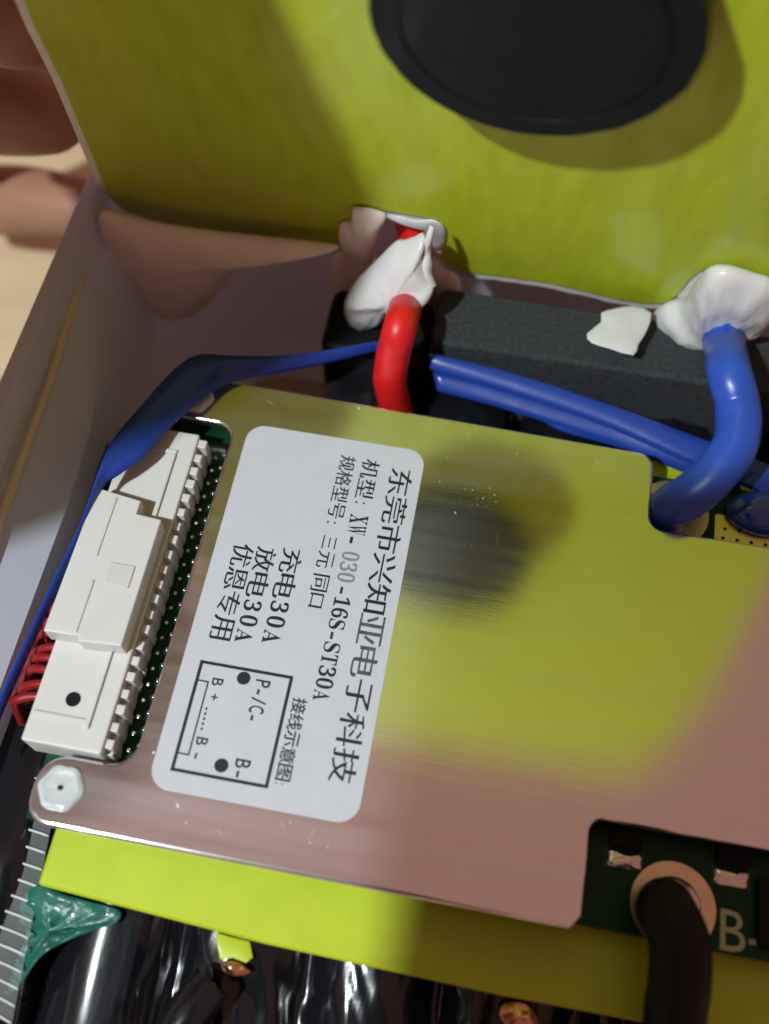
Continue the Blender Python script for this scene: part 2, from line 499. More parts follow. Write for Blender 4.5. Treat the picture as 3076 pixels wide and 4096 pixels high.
# mating plug and its wires
pg = empty('wire_plug', (-14, 30, 1.4))
tag(pg, 'raised white nylon plug block sitting on the long connector', 'plug')
prism('plug_body', fillet([(-19.8, 18.0, .2), (-14.6, 18.2), (-14.4, 17.4), (-8.0, 17.8, .2), (-8.0, 38.6, .2), (-12.0, 38.9), (-12.0, 41.2), (-19.4, 42.2, .2)]), 1.4, 5.0, 'nylon', pg, bevel=0.25)
prism('latch', rect(-13.4, 26.6, -9.6, 30.2, .2), 5.0, 5.25, 'nylon', pg, bevel=0.1)
prism('rib', rect(-16.2, 30.8, -15.7, 41.0, .1), 5.0, 5.2, 'nylon', pg, bevel=0.08)
prism('rib', rect(-15.4, 18.6, -14.9, 27.0, .1), 5.0, 5.2, 'nylon', pg, bevel=0.08)
for k in range(2, 10):
    y = 6.0 + k * 1.95
    red = True
    j1, j2, j3 = (random.uniform(-.7, .7) for _ in range(3))
    w = tube('lead', [(-18.0, y, -0.6), (-20.5, y + j1 * .4, -0.9 + j2 * .3), (-22.8 + j3 * .6, y - .4 + j1, -2.2 + j2), (-24.4 + j3, y - 1.2 + j2 * 1.6, -6), (-24.8, y - 2 + j3 * 2, -14)], .68, 'red_pvc' if red else 'black_silicone', pg, seg=12, n=6)
    w['label'] = ('thin red' if red else 'thin black') + ' lead leaving the plug'

# solder pads, ring pads and parts in the lower right window
def zpt(px, py, z=-5.0):
    return at(px, py, z)
def quad_pad(name, pxs, m, z=-4.96, h=0.05, parent=None):
    pts = [at(x, y, -5.0) for x, y in pxs]
    o = prism(name, [(p.x, p.y) for p in pts], -5.0, z + h, m, None, bevel=0.02)
    return sub(o, parent or pcb)
for bx0 in ((2432, 3400), (2860, 3472)):
    bx, by = bx0
    p0 = at(bx, by, -5); p1 = at(bx + 128, by + 78, -5)
    cx, cy = (p0.x + p1.x) / 2, (p0.y + p1.y) / 2
    o = puffy('solder_joint', [Vector((cx + sx * 2.25, cy + sy * 1.15, -4.95)) for sx, sy in ((-1, 1), (0, .85), (1, 1), (1.05, 0), (1, -1), (0, -1.05), (-1, -1), (-1.05, 0))], Vector((0, 0, 1)), 0.6, 'tin', None, back=0.05, nz=.5, nf=.6, sub=3)
    sub(o, pcb)
    for sx in (-2.55, 2.55):
        sub(prism('outline_mark', rect(cx + sx - .09, cy - 1.4, cx + sx + .09, cy + 4.6), -5.0, -4.965, 'trace_line', None), pcb)
    sub(prism('chip_part', rect(cx - 2.3, cy + 1.5, cx + 2.3, cy + 7.2, .2), -5.0, -3.6, 'black_plastic', None, bevel=.15), pcb)
rc = Vector((74.9, -1.8))
ringo = prism('ring_pad', circ(rc.x, rc.y, 5.9, 48), -5.0, -4.88, 'gold_pad', None, bevel=.04, holes=[circ(rc.x, rc.y, 3.4, 28)])
sub(ringo, pcb)
sub(puffy('solder_mound', [Vector((rc.x + 3.9 * math.cos(a * .5236), rc.y + 3.9 * math.sin(a * .5236), -4.9)) for a in range(12)], Vector((0, 0, 1)), 1.3, 'tin', None, back=.05, nz=.4, nf=.5), pcb)
rb = Vector((72.0, 60.0))
sub(prism('ring_pad', circ(rb.x, rb.y, 6.0, 48), -5.0, -4.88, 'gold_pad', None, bevel=.04, holes=[circ(rb.x, rb.y, 3.2, 28)]), pcb)
pp = prism('tinned_area', rect(79.0, 52.0, 97, 61.0, .5), -5.0, -4.92, 'gold_pad', None); sub(pp, pcb)
for i in range(7):
    for j in range(4):
        sub(prism('via', circ(80.4 + i * 2.3 + (j % 2) * .3, 53.2 + j * 1.75, .32, 10), -4.95, -4.905, 'black_plastic', None), pcb)
cp = prism('chip_part', rect(86.3, -8.0 + 3.0, 92.5, 3.8, .2), -5.0, -3.7, 'black_plastic', None, bevel=.15); sub(cp, pcb)
blob = puffy('blue_capacitor', [Vector((86.5 + 6.0 * math.cos(a * .5236), 62.0 + 4.0 * math.sin(a * .5236), -4.6)) for a in range(12)], Vector((0, 0, 1)), 3.6, 'blue_cap', None, back=.1, nz=.12, nf=.25)
adopt(blob, BMS)

# ------------------------------------------------------------------ lettering
def text_mesh(s):
    cu = bpy.data.curves.new('t', 'FONT')
    cu.body = s
    cu.resolution_u = 3
    ob = bpy.data.objects.new('t', cu)
    COL.objects.link(ob)
    dg = bpy.context.evaluated_depsgraph_get()
    me = bpy.data.meshes.new_from_object(ob.evaluated_get(dg))
    bpy.data.objects.remove(ob)
    vs = [v.co.copy() for v in me.vertices]
    fs = [tuple(p.vertices) for p in me.polygons]
    bpy.data.meshes.remove(me)
    return vs, fs
def thin(vs, fs, dx, dy):
    """narrow the strokes: dx off the uprights, dy off the level strokes"""
    bm = bmesh.new()
    bv = [bm.verts.new(v) for v in vs]
    for f in fs:
        try: bm.faces.new([bv[i] for i in f])
        except ValueError: pass
    bmesh.ops.remove_doubles(bm, verts=bm.verts, dist=1e-5)
    bmesh.ops.recalc_face_normals(bm, faces=bm.faces)
    acc = {}
    for e in bm.edges:
        if len(e.link_faces) == 1:
            f = e.link_faces[0]
            d = (e.verts[1].co - e.verts[0].co)
            if d.length < 1e-7: continue
            nrm = Vector((d.y, -d.x, 0)).normalized()
            c = f.calc_center_median() - e.verts[0].co
            if nrm.dot(c) > 0: nrm = -nrm
            for v in e.verts: acc.setdefault(v, []).append(nrm)
    for v, ns in acc.items():
        s = sum(ns, Vector((0, 0, 0)))
        if s.length < .3: continue
        q = s / max(0.5, s.length_squared / len(ns)) if len(ns) > 1 else s
        if q.length > 1.6: q = q.normalized() * 1.6
        v.co.x -= q.x * dx; v.co.y -= q.y * dy
    bm.verts.index_update()
    vs = [v.co.copy() for v in bm.verts]; fs = [tuple(l.index for l in f.verts) for f in bm.faces]
    bm.free()
    return vs, fs
SERIF = {}
for i, ch in enumerate('ABCDEFGHIJKLMNOPQRSTUVWXYZ'): SERIF[ch] = chr(0x1D400 + i)
for i, ch in enumerate('0123456789'): SERIF[ch] = chr(0x1D7CE + i)
LZ = 0.17
def print_line(s, ys, ye, xb, xt, parent, m='ink', serif=True, dx=-0.014, dy=0.006, widths=None, small=1.0):
    """characters run down the label (-y), their tops towards +x; each character gets its own cell"""
    V, Fc = [], []
    units = [(1.0 if ord(ch) > 0x2E80 else 0.5) for ch in s]
    if widths: units = widths
    tot = sum(units); step = (ye - ys) / tot; pos = 0.0
    xm, hh = (xb + xt) / 2, (xt - xb) * .93
    xb, xt = xm - hh / 2, xm + hh / 2
    hgt = xt - xb
    for ch, u in zip(s, units):
        c0 = ys + pos * step; c1 = ys + (pos + u) * step; pos += u
        if ch == ' ': continue
        g = SERIF.get(ch, ch) if serif else ch
        vs, fs = text_mesh(g)
        if not vs: continue
        wide = ord(ch) > 0x2E80
        ax, ay = (dx, dy) if wide else ((0.004, -0.006) if serif and ch in SERIF else (-0.008, -0.008))
        if ax or ay: vs, fs = thin(vs, fs, ax, ay)
        x0 = min(v.x for v in vs); x1 = max(v.x for v in vs); y0 = min(v.y for v in vs); y1 = max(v.y for v in vs)
        if wide and ch not in '：三口':
            k = 0.97
            for v in vs:
                q = (v.x - x0) / max(x1 - x0, 1e-6); r = (v.y - y0) / max(y1 - y0, 1e-6)
                V.append(Vector((xb + r * hgt, c0 + (c1 - c0) * (0.5 + (q - .5) * k), LZ)))
        elif ch == '口' or ch == '三':
            for v in vs:
                q = (v.x - x0) / (x1 - x0); r = (v.y - y0) / (y1 - y0)
                V.append(Vector((xb + (0.1 + .8 * r) * hgt, c0 + (c1 - c0) * (0.5 + (q - .5) * .8), LZ)))
        elif ch == '：':
            for v in vs:
                q = (v.x - x0) / (x1 - x0); r = (v.y - y0) / (y1 - y0)
                V.append(Vector((xb + (0.08 + .55 * r) * hgt, c0 + (c1 - c0) * (0.2 + q * .13), LZ)))
        else:
            dig = ch in SERIF
            sc = hgt * (small if dig else 1.0) / 0.70; ob = hgt * (1 - small) * .45 if dig else 0.0
            w = (x1 - x0) * sc; cell = abs(c1 - c0)
            fx = min(1.0, 0.86 * cell / w) if ch not in '-' else 0.62 * cell / w
            mid = (x0 + x1) / 2
            for v in vs:
                V.append(Vector((xb + ob + v.y * sc, (c0 + c1) / 2 - (v.x - mid) * sc * fx, LZ)))
        b = len(V) - len(vs)
        Fc += [tuple(b + i for i in f) for f in fs]
    o = mk('printed_text', V, Fc, m)
    o.parent = parent
    return o
def zc(zx, zy):
    return at(550 + zx * 0.76874, 1650 + zy * 0.76874, 0)

lab = prism('specification_label', rect(0, 0, 30, 61.0, 3.0), 0.01, 0.13, 'label_paper', BMS, bevel=0.03, seg=2)
lab['label'] = 'white rounded paper label printed with black Chinese text'
def line(s, sb, st, eb, et, **kw):
    a, b, c, d = zc(*sb), zc(*st), zc(*eb), zc(*et)
    ys = (a.y + b.y) / 2; ye = (c.y + d.y) / 2
    xb = (a.x + c.x) / 2; xt = (b.x + d.x) / 2
    print(s, 'y %.1f..%.1f x %.1f..%.1f' % (ys, ye, xb, xt))
    return print_line(s, ys, ye, xb, xt, lab, **kw)
a_, b_, c_, d_ = zc(1300, 280), zc(1435, 305), zc(1000, 1930), zc(1140, 1945)
ty0, ty1 = (a_.y + b_.y) / 2, (c_.y + d_.y) / 2; tx0, tx1 = (a_.x + c_.x) / 2, (b_.x + d_.x) / 2
tst = (ty1 - ty0) / 10
for part, k0, mt in (('东莞市兴知', 0, 'ink'), ('亚电', 5, 'faded_ink'), ('子科技', 7, 'ink')):
    print_line(part, ty0 + tst * k0, ty0 + tst * (k0 + len(part)), tx0, tx1, lab, mt, dx=-.012, dy=.004)
line('机型：XW-', (1160, 235), (1265, 255), (1085, 690), (1180, 705), widths=[1, 1, .75, .5, .5, .5])
line('030', (1060, 715), (1155, 730), (1040, 885), (1130, 895), m='worn_ink')
line('-16S-ST30A', (1030, 895), (1125, 905), (915, 1500), (1000, 1515))
line('规格型号：三元 同口', (1045, 215), (1140, 235), (885, 1020), (970, 1035), widths=[1, 1, 1, 1, .95, 1, 1, .35, 1, 1])
line('充电30A', (745, 700), (865, 715), (640, 1205), (760, 1220), widths=[1.1, 1.1, .62, .62, .62], small=.80)
line('放电30A', (610, 695), (725, 705), (500, 1200), (618, 1215), widths=[1.1, 1.1, .62, .62, .62], small=.80)
line('优恩专用', (490, 675), (605, 690), (375, 1180), (500, 1195))
line('接线示意图：', (800, 1480), (885, 1490), (705, 1965), (790, 1985), dx=-.015, dy=-.008, widths=[1, 1, 1, 1, 1, .6])
line('P-/C-', (605, 1385), (690, 1395), (575, 1610), (655, 1625), serif=False)
line('B', (388, 1368), (452, 1380), (385, 1432), (445, 1440), serif=False)
line('+', (380, 1445), (432, 1455), (366, 1512), (424, 1520), serif=False)
line('B', (305, 1675), (372, 1685), (303, 1742), (365, 1750), serif=False)
line('-', (285, 1760), (350, 1770), (280, 1812), (345, 1820), serif=False)
line('B-', (505, 1795), (590, 1808), (495, 1910), (580, 1920), serif=False)
def ink_bar(x0, y0, x1, y1):
    o = mk('printed_line', [(x0, y0, LZ), (x1, y0, LZ), (x1, y1, LZ), (x0, y1, LZ)], [(0, 1, 2, 3)], 'ink')
    o.parent = lab
dx0, dx1, dy0, dy1 = 2.67, 16.78, 2.69, 19.30
t = .48
ink_bar(dx0, dy0, dx0 + t, dy1); ink_bar(dx1 - t, dy0, dx1, dy1)
ink_bar(dx0 + t, dy0, dx1 - t, dy0 + t); ink_bar(dx0 + t, dy1 - t, dx1 - t, dy1)
sa, sb_ = zc(345, 1395), zc(245, 1782)
sy0, sy1, sx1 = sb_.y, sa.y, 4.75
ink_bar(sx1 - .22, sy0, sx1, sy1); ink_bar(dx0 + t, sy0, sx1 - .22, sy0 + .22); ink_bar(dx0 + t, sy1 - .22, sx1 - .22, sy1)
for c in (zc(553, 1384), zc(437, 1838)):
    pts = circ(c.x, c.y, 1.0, 32)
    o = mk('printed_dot', [(p.x, p.y, LZ) for p in pts], [tuple(range(32))], 'ink')
    o.parent = lab
for k in range(5):
    c = zc(359 - k * 6, 1543 + k * 26)
    ink_bar(c.x - .14, c.y - .2, c.x + .14, c.y + .2)
# silkscreen B- on the green board
pa, pb = at(2880, 3640, -4.95), at(2985, 3820, -4.95)
vs, fs = text_mesh('B-')
x0 = min(v.x for v in vs); bw = max(v.x for v in vs) - x0; y1 = max(v.y for v in vs)
s = 5.3 / y1
sk = mk('silkscreen_text', [(pa.x + 0.1 + (v.x - x0) * s * .95, -6.3 + v.y * s + (v.x - x0) * 0, -4.96) for v in vs], fs, 'silk')
sub(sk, pcb)

# ================================================================== lifted sheet with black disc
def sheet_frame(off0=0.0):
    return lambda v: sp(v.x, v.y, v.z + off0)
def S(px, py): return Vector(suv(px, py))
edge = [(96, 0), (150, 138), (241, 319), (409, 728), (430, 775), (465, 822), (518, 855), (640, 893), (783, 921), (1000, 948), (1180, 974), (1350, 1000), (1392, 930), (1412, 850), (1450, 831), (1600, 853), (1750, 881), (1776, 905), (1781, 950), (1762, 1025),
        (1790, 1062), (1850, 1087), (2020, 1108), (2187, 1131), (2330, 1166), (2475, 1200), (2600, 1216), (2675, 1212), (2720, 1165), (2750, 1125), (2790, 1090), (2837, 1069), (2925, 1062), (3076, 1112)]
E2 = [S(*p) for p in edge]
lu, lv = E2[0], E2[3]
dirl = (lu - lv).normalized()
top_v = 160.0
tl = lv + dirl * (top_v / dirl.y)
right = [Vector((118, E2[-1].y - 2)), Vector((118, 40)), Vector((120, 120)), Vector((112, top_v)), tl + Vector((3, 0)), tl + Vector((0, -3))]
sheet = empty('lifted_sheet', tuple(sp(40, 10, -1)))
tag(sheet, 'large yellow green insulation sheet lifted upright with torn white lower edge', 'sheet')
fac = prism('front_face', E2[1:] + right, -0.9, 0.0, 'epoxy_sheet', sheet, bevel=0.1, frame=sheet_frame())
# torn white backing, a little wider than the green face along the lower edge
bk = []
rr = random.Random(3)
for i, p in enumerate(E2):
    a = E2[max(i - 1, 0)]; b = E2[min(i + 1, len(E2) - 1)]
    d = (b - a).normalized(); nrm = Vector((d.y, -d.x))
    w = 1.6 if i < 5 else (0.5 if i < 11 else 2.7)
    bk.append(p + nrm * w)
bks = []
for i in range(1, len(bk) - 1):
    for k in range(4):
        q = bk[i].lerp(bk[i + 1], k / 4)
        bks.append(q + Vector((rr.uniform(-.18, .18), rr.uniform(-.3, .3))) * (1 if i > 10 else .2))
bko = prism('white_backing', bks + [bk[-1]] + [Vector((118.4, r.y)) if k < 2 else r for k, r in enumerate(right)], -1.5, -0.45, 'white_edge', sheet, bevel=0.1, frame=sheet_frame())
bko['label'] = 'rough white backing showing along the torn edge'

RD, HD = 18.5, 6.0
q0 = Vector(suv(2075, 536, HD))
dcx, dv = q0.x, q0.y + RD
disc = empty('black_disc', tuple(sp(dcx, dv - 10, 0.02)))
tag(disc, 'round black plastic disc with a ring groove mounted on the lifted sheet', 'disc')
fd = lambda v: sp(dcx + v.x, dv + v.y, v.z)
fl = lathe('rim', [(15.1, 0.03), (18.0, 0.03), (18.3, 0.4), (RD, HD - .25), (RD - .25, HD), (15.2, HD + .02), (15.1, HD - .3)], 'black_plastic', fd, disc, 120)
for v in fl.data.vertices:     # slightly ragged moulded edge
    p = v.co * 1000
    k = noise.noise(p * .45)
    v.co += (SU * math.copysign(max(0, abs(k) - .25), k) * .5 + SN * k * .05) * MM
lathe('centre_cap', [(14.7, 0.05), (14.85, HD - .2), (14.75, HD), (14, HD + .03), (6, HD + .06), (1, HD + .07)], 'black_plastic', fd, disc, 96)

# ================================================================== silicone, scraps
def SL(pts, ox, oy, sc, off):
    return [onsheet(ox + x * sc, oy + y * sc, off) for x, y in pts]
g = lambda pts, off: SL(pts, 1200, 750, .5418, off)
glue = empty('silicone_glue', tuple(onsheet(1580, 1250, 2)))
tag(glue, 'smeared white and cream silicone around the red wire at the sheet notch', 'glue')
puffy('cream_lobe', g([(240, 560), (330, 470), (450, 440), (560, 540), (650, 620), (650, 800), (640, 960), (560, 1030), (430, 1030), (330, 950), (250, 800)], -1), SN, 4.0, 'silicone_cream', glue, back=.6)
puffy('cream_flap', g([(390, 150), (480, 148), (560, 165), (640, 205), (590, 300), (560, 420), (540, 540), (490, 560), (440, 470), (330, 470), (290, 380), (285, 320), (300, 260), (385, 240)], 0.5), SN, 2.2, 'silicone_cream', glue, back=.5)
puffy('cream_lobe', g([(960, 480), (1040, 540), (1090, 600), (1180, 690), (1165, 840), (1080, 930), (950, 950), (880, 850), (900, 650)], -1), SN, 3.2, 'silicone_cream', glue, back=.5)
sm = [(690, 450), (770, 425), (850, 390), (910, 370), (925, 420), (905, 480), (910, 560), (945, 660), (990, 725), (965, 800), (890, 830), (720, 790), (660, 850), (590, 960), (500, 1020), (400, 1010), (335, 940), (330, 840), (400, 725), (500, 620), (600, 530)]
smo = lambda y: 3.5 + (y - 300) / 550 * 8.0 if y < 850 else 11.5
puffy('white_smear', [onsheet(1200 + x * .5418, 750 + y * .5418, smo(y)) for x, y in sm], SN, 4.2, 'silicone_white', glue, back=1.0, nz=.3, nf=.2, centre=onsheet(1200 + 690 * .5418, 750 + 700 * .5418, smo(700)))
tube('white_ridge', [onsheet(1200 + x * .5418, 750 + y * .5418, o_) for x, y, o_ in ((975, 285, 3.2), (955, 360, 4.4), (930, 470, 5.5), (925, 580, 7.3), (950, 680, 8.8), (980, 740, 9.8))], [.4, .6, .9, 1.1, 1.0, .7], 'silicone_white', glue, seg=12, wob=.4)
puffy('white_bulb', [onsheet(1200 + x * .5418, 750 + y * .5418, 8.0) for x, y in ((330, 840), (420, 730), (540, 660), (640, 700), (650, 830), (620, 950), (520, 1030), (420, 1030), (345, 960))], SN, 4.5, 'silicone_white', glue, back=.8, nz=.15)
puffy('white_lip', g([(560, 165), (640, 195), (760, 215), (860, 240), (960, 235), (1030, 255), (1075, 310), (1070, 400), (1040, 470), (1000, 440), (1040, 380), (1035, 300), (990, 265), (880, 255), (760, 240), (650, 225)], 0.2), SN, 0.7, 'silicone_white', glue, back=.5, centre=None)
h = lambda pts, off: SL(pts, 2076, 950, .602, off)
gb = puffy('silicone_glue', h([(870, 600), (885, 520), (960, 462), (1080, 440), (1140, 350), (1190, 280), (1270, 215), (1400, 205), (1560, 250), (1700, 300), (1760, 420), (1680, 540), (1545, 625), (1480, 720), (1310, 775), (1220, 870), (1120, 885), (1000, 790), (910, 700)], 2.0), SN, 5.5, 'silicone_white', None, back=.6, nz=.38, nf=.2)
tag(gb, 'thick white silicone lump holding the blue wire to the lifted sheet', 'glue')
sc_pts = [(545, 500), (640, 470), (760, 455), (880, 500), (845, 630), (795, 710), (760, 785), (600, 740), (480, 700), (450, 640), (545, 560)]
scr = puffy('paper_scrap', [at(2076 + x * .602, 950 + y * .602, 4.0) for x, y in sc_pts], Vector((0, -.5, .86)), 0.7, 'silicone_white', None, back=.4, nz=.3, sub=2)
tag(scr, 'small white torn scrap on the dark foam beside the white silicone lump', 'scrap')
lp = [(391, 873), (425, 840), (540, 870), (720, 905), (1000, 940), (1325, 975), (1330, 995), (1150, 1005), (1020, 1020), (939, 1084), (873, 1174), (783, 1252), (680, 1276), (602, 1234), (512, 1114), (433, 1035), (412, 963)]
fl = puffy('silicone_flap', [aty(x, y, 96.0) for x, y in lp], Vector((0, -1, .1)).normalized(), 4.0, 'silicone_cream', None, back=.4, nz=.12, nf=.08, centre=aty(690, 1040, 96.0))
tag(fl, 'cream rounded silicone flap hanging below the left end of the lifted sheet', 'silicone')

# ================================================================== wires
rw = tube('red_wire', [at(1600, 1680, -13), at(1575, 1600, -7), at(1560, 1510, -1), at(1575, 1410, 4.5), at(1605, 1290, 9), onsheet(1640, 1160, 7.5), onsheet(1662, 1030, 2), onsheet(1660, 930, -3), onsheet(1640, 860, -8)],
          [2.9, 2.9, 2.95, 2.9, 2.85, 2.85, 3.0, 3.2, 3.2], 'red_silicone', seg=28, wob=.04)
tag(rw, 'thick red silicone wire rising from the board to the sheet notch', 'wire')
bw_ = tube('blue_wire', [at(2655, 2085, -6), at(2680, 2030, -1.0), at(2760, 1985, 3.5), at(2860, 1895, 6.5), at(2945, 1770, 8.5), at(2950, 1620, 10), at(2915, 1480, 11.5), onsheet(2895, 1370, 8), onsheet(2885, 1240, 3)],
          [3.5, 3.55, 3.6, 3.55, 3.55, 3.5, 3.5, 3.5, 3.5], 'blue_silicone', seg=28, wob=.04)
tag(bw_, 'thick blue silicone wire curving from the board up to white silicone', 'wire')
kw = tube('black_wire', [(rc.x - 1.2, rc.y - .4, -9), (rc.x - 1.2, rc.y - .6, -4.0), at(2665, 3640, 0.6), at(2715, 3760, 1.6), at(2720, 3900, 0.6), at(2700, 4060, -1.6), at(2690, 4230, -3.6), at(2690, 4500, -4)],
          [3.3, 3.6, 3.9, 4.0, 4.0, 4.0, 4.0, 4.0], 'black_silicone', seg=28, wob=.01)
tag(kw, 'thick black wire bending out of a copper ring on the green board', 'wire')
D = 1.852
Lp = [(860, 728), (820, 736), (700, 757), (600, 768), (500, 768), (430, 766), (385, 790), (340, 835), (290, 893), (240, 955), (212, 1020), (190, 1085), (165, 1150), (120, 1240), (60, 1370), (0, 1500), (-60, 1640)]
Rp = [(860, 748), (820, 758), (700, 786), (600, 806), (500, 826), (444, 858), (402, 892), (358, 936), (316, 984), (266, 1020), (228, 1048), (206, 1095), (180, 1160), (137, 1250), (78, 1378), (18, 1512), (-40, 1650)]
zl = [-4, -3, -2, 0, 1, 2, 3, 4, 5, 5.5, 5, 4, 3, 1.5, 0, -2, -4]
strap = ribbon('blue_strap', [at(x * D, y * D, z + 2.0) for (x, y), z in zip(Lp, zl)], [at(x * D, y * D, z) for (x, y), z in zip(Rp, zl)], .5, 'blue_film')
tag(strap, 'flat blue film strap curving past the white connector and plate corner', 'strap')
P_ = lambda l, z: [at(x * D, y * D, z) for x, y in l]
ta = ribbon('blue_strip', P_([(925, 760), (950, 767), (1100, 804), (1300, 868), (1480, 934), (1620, 988), (1700, 1020)], -1.5), P_([(930, 798), (958, 808), (1100, 850), (1300, 918), (1480, 998), (1620, 1056), (1700, 1086)], -3.4), 0.9, 'blue_film')
tag(ta, 'long flattened glossy blue strip running in front of the foam to the blue wire', 'strip')
tb = ribbon('blue_film', P_([(935, 803), (1050, 826), (1180, 862), (1320, 912), (1440, 965), (1600, 1030)], -5.5), P_([(945, 845), (1050, 872), (1180, 912), (1320, 958), (1440, 1006), (1600, 1072)], -7.5), .6, 'blue_film')
tag(tb, 'loose blue film fold lying just below the long blue strip', 'film')
tb3 = ribbon('blue_film', P_([(1130, 878), (1200, 885), (1300, 905), (1400, 945)], -9.0), P_([(1165, 905), (1210, 930), (1300, 955), (1400, 985)], -10.0), .6, 'blue_film')
tag(tb3, 'dark crumpled blue film between the plate edge and the blue film fold', 'film')
tc_ = ribbon('blue_film', [at(x * D, y * D, -2) for x, y in ((1600, 1040), (1640, 1012), (1700, 1000))], [at(x * D, y * D, -3) for x, y in ((1622, 1052), (1680, 1085), (1740, 1100))], .5, 'blue_film')
tag(tc_, 'short blue film end lying right of the thick blue wire', 'film')

# ================================================================== bits at the lower left
tp = empty('filament_tape', tuple(at(60, 3700, -16)))
tag(tp, 'clear strapping tape with white fibre strands beside the board end', 'tape')
a0 = [(-200, 3040), (-40, 3100), (90, 3140), (235, 3330)]
Vt, Ft = [], []
rows = 15
strand_pts = []
for k in range(rows):
    f = k / (rows - 1)
    yl = 3080 + f * 930
    xr = 238 - f * 190
    pts = []
    for q in range(7):
        s = q / 6
        px = -180 + (xr + 180) * s
        py = yl + 60 * s * (1 + .4 * f) - 18 * math.sin(s * 3.1)
        z = -11.2 - 6 * (1 - s) ** 2 - 2.0 * f
        pts.append(at(px, py, z))
    strand_pts.append(pts)
Vt = [p for r in strand_pts for p in r]
for k in range(rows - 1):
    for q in range(6): Ft.append((k * 7 + q, k * 7 + q + 1, (k + 1) * 7 + q + 1, (k + 1) * 7 + q))
adopt(mk('tape_film', Vt, Ft, 'tape_film', None, True), tp)
for pts in strand_pts:
    tube('strand', [p + Vector((0, 0, .12)) for p in pts], .2, 'strand', tp, seg=8, n=4, wob=.3)
tf = [(150, 3540), (260, 3575), (380, 3610), (480, 3640), (470, 3690), (380, 3720), (260, 3770), (160, 3830), (60, 3960), (-60, 3980), (-60, 3760), (40, 3640)]
teal = puffy('teal_film', [at(x, y, -11.0 if x > 140 else -11.0 - (140 - x) * .05) for x, y in tf], Vector((0, 0, 1)), 1.2, 'teal_film', None, back=.4, nz=1.0, nf=.8)
tag(teal, 'crinkled teal plastic film below the left end of the yellow green board', 'film')
tbp = [(860, 3730), (930, 3748), (1000, 3765), (1012, 3830), (985, 3852), (930, 3832), (880, 3838)]
tb2 = puffy('green_tab', [at(x, y, -10.3) for x, y in tbp], Vector((0, 0, 1)), .25, 'epoxy_base', None, sub=1)
tag(tb2, 'torn green tab poking out below the yellow green board', 'tab')
cpp = [(885, 3850), (940, 3842), (985, 3866), (1000, 3890), (950, 3905), (900, 3895)]
cs = puffy('copper_scrap', [at(x, y, -10.6) for x, y in cpp], Vector((0, 0, 1)), .8, 'copper', None, nz=.8, nf=.6)
tag(cs, 'small crumpled copper scrap under the torn green tab', 'scrap')
cpp = [(2010, 4010), (2090, 4000), (2140, 4040), (2150, 4110), (2060, 4120), (2000, 4070)]
cs = puffy('copper_scrap', [at(x, y, -10.6) for x, y in cpp], Vector((0, 0, 1)), .8, 'copper', None, nz=.8, nf=.6)
tag(cs, 'small copper scrap on the black cells left of the black wire', 'scrap')
dw = tube('cell_sleeve', [at(640, 4250, -10.5), at(760, 4050, -9.5), at(850, 3930, -9.5)], [3.2, 3.2, 2.9], 'black_wrap', seg=18, wob=.06)
tag(dw, 'short wrinkled black sleeve lying across the cells by the copper scrap', 'sleeve')

# ================================================================== hand holding the sheet
def skinned(name, joints, bones, m, sub=2):
    me = bpy.data.meshes.new(name)
    me.from_pydata([tuple(Vector(j[0])) for j in joints], bones, [])
    o = bpy.data.objects.new(name, me)
    COL.objects.link(o)
    md = o.modifiers.new('s', 'SKIN'); md.use_smooth_shade = True
    for i, j in enumerate(joints):
        me.skin_vertices[0].data[i].radius = (j[1], j[1])
    me.skin_vertices[0].data[0].use_root = True
    sm = o.modifiers.new('u', 'SUBSURF'); sm.levels = sub; sm.render_levels = sub
    dg = bpy.context.evaluated_depsgraph_get()
    new = bpy.data.meshes.new_from_object(o.evaluated_get(dg))
    bpy.data.objects.remove(o)
    for v in new.vertices: v.co *= MM
    for p in new.polygons: p.use_smooth = True
    new.materials.clear(); new.materials.append(MATS[m])
    o = bpy.data.objects.new(name, new)
    COL.objects.link(o)
    return o
def bp_(px, py, off): return onsheet(px, py, off)
J = [((-28, 37, 118), 22), ((-78, 6, 92), 24), ((-145, -56, 58), 30), ((-235, -150, 15), 36), ((-62, 82, 104), 18), ((-68, 60, 84), 22), ((-70, 82, 58), 18)]
B = [(0, 1), (1, 2), (2, 3), (0, 4), (1, 5), (5, 6)]
def finger(pts, rs, root=4):
    prev = root
    for p, r in zip(pts, rs):
        J.append((p, r)); B.append((prev, len(J) - 1)); prev = len(J) - 1
# four fingers behind the sheet, thumb over the front edge above the frame
finger([(-66, 112, 88), bp_(-160, 20, -14), bp_(60, 60, -12), bp_(230, 110, -11)], [12, 9.6, 9.0, 7.0])
finger([(-74, 114, 68), bp_(-180, 430, -18), bp_(90, 440, -16), bp_(330, 480, -14)], [12, 9.8, 9.2, 7.2])
finger([(-76, 112, 46), bp_(-180, 800, -22), bp_(120, 800, -22), bp_(420, 840, -20)], [11.5, 9.4, 8.8, 6.8], 6)
finger([(-88, 106, 34), (-86, 122, 16), (-70, 128, 6), (-56, 130, 4)], [10.5, 8.4, 7.6, 6.0], 6)
finger([(-30, 50, 136), (-24, 62, 142), (-18, 70, 148), (-10, 71, 150)], [13, 11, 9.6, 7.6], 0)
hand = skinned('hand', J, B, 'skin')
tag(hand, 'bare hand with fingers curled behind the left edge of the lifted sheet', 'hand')

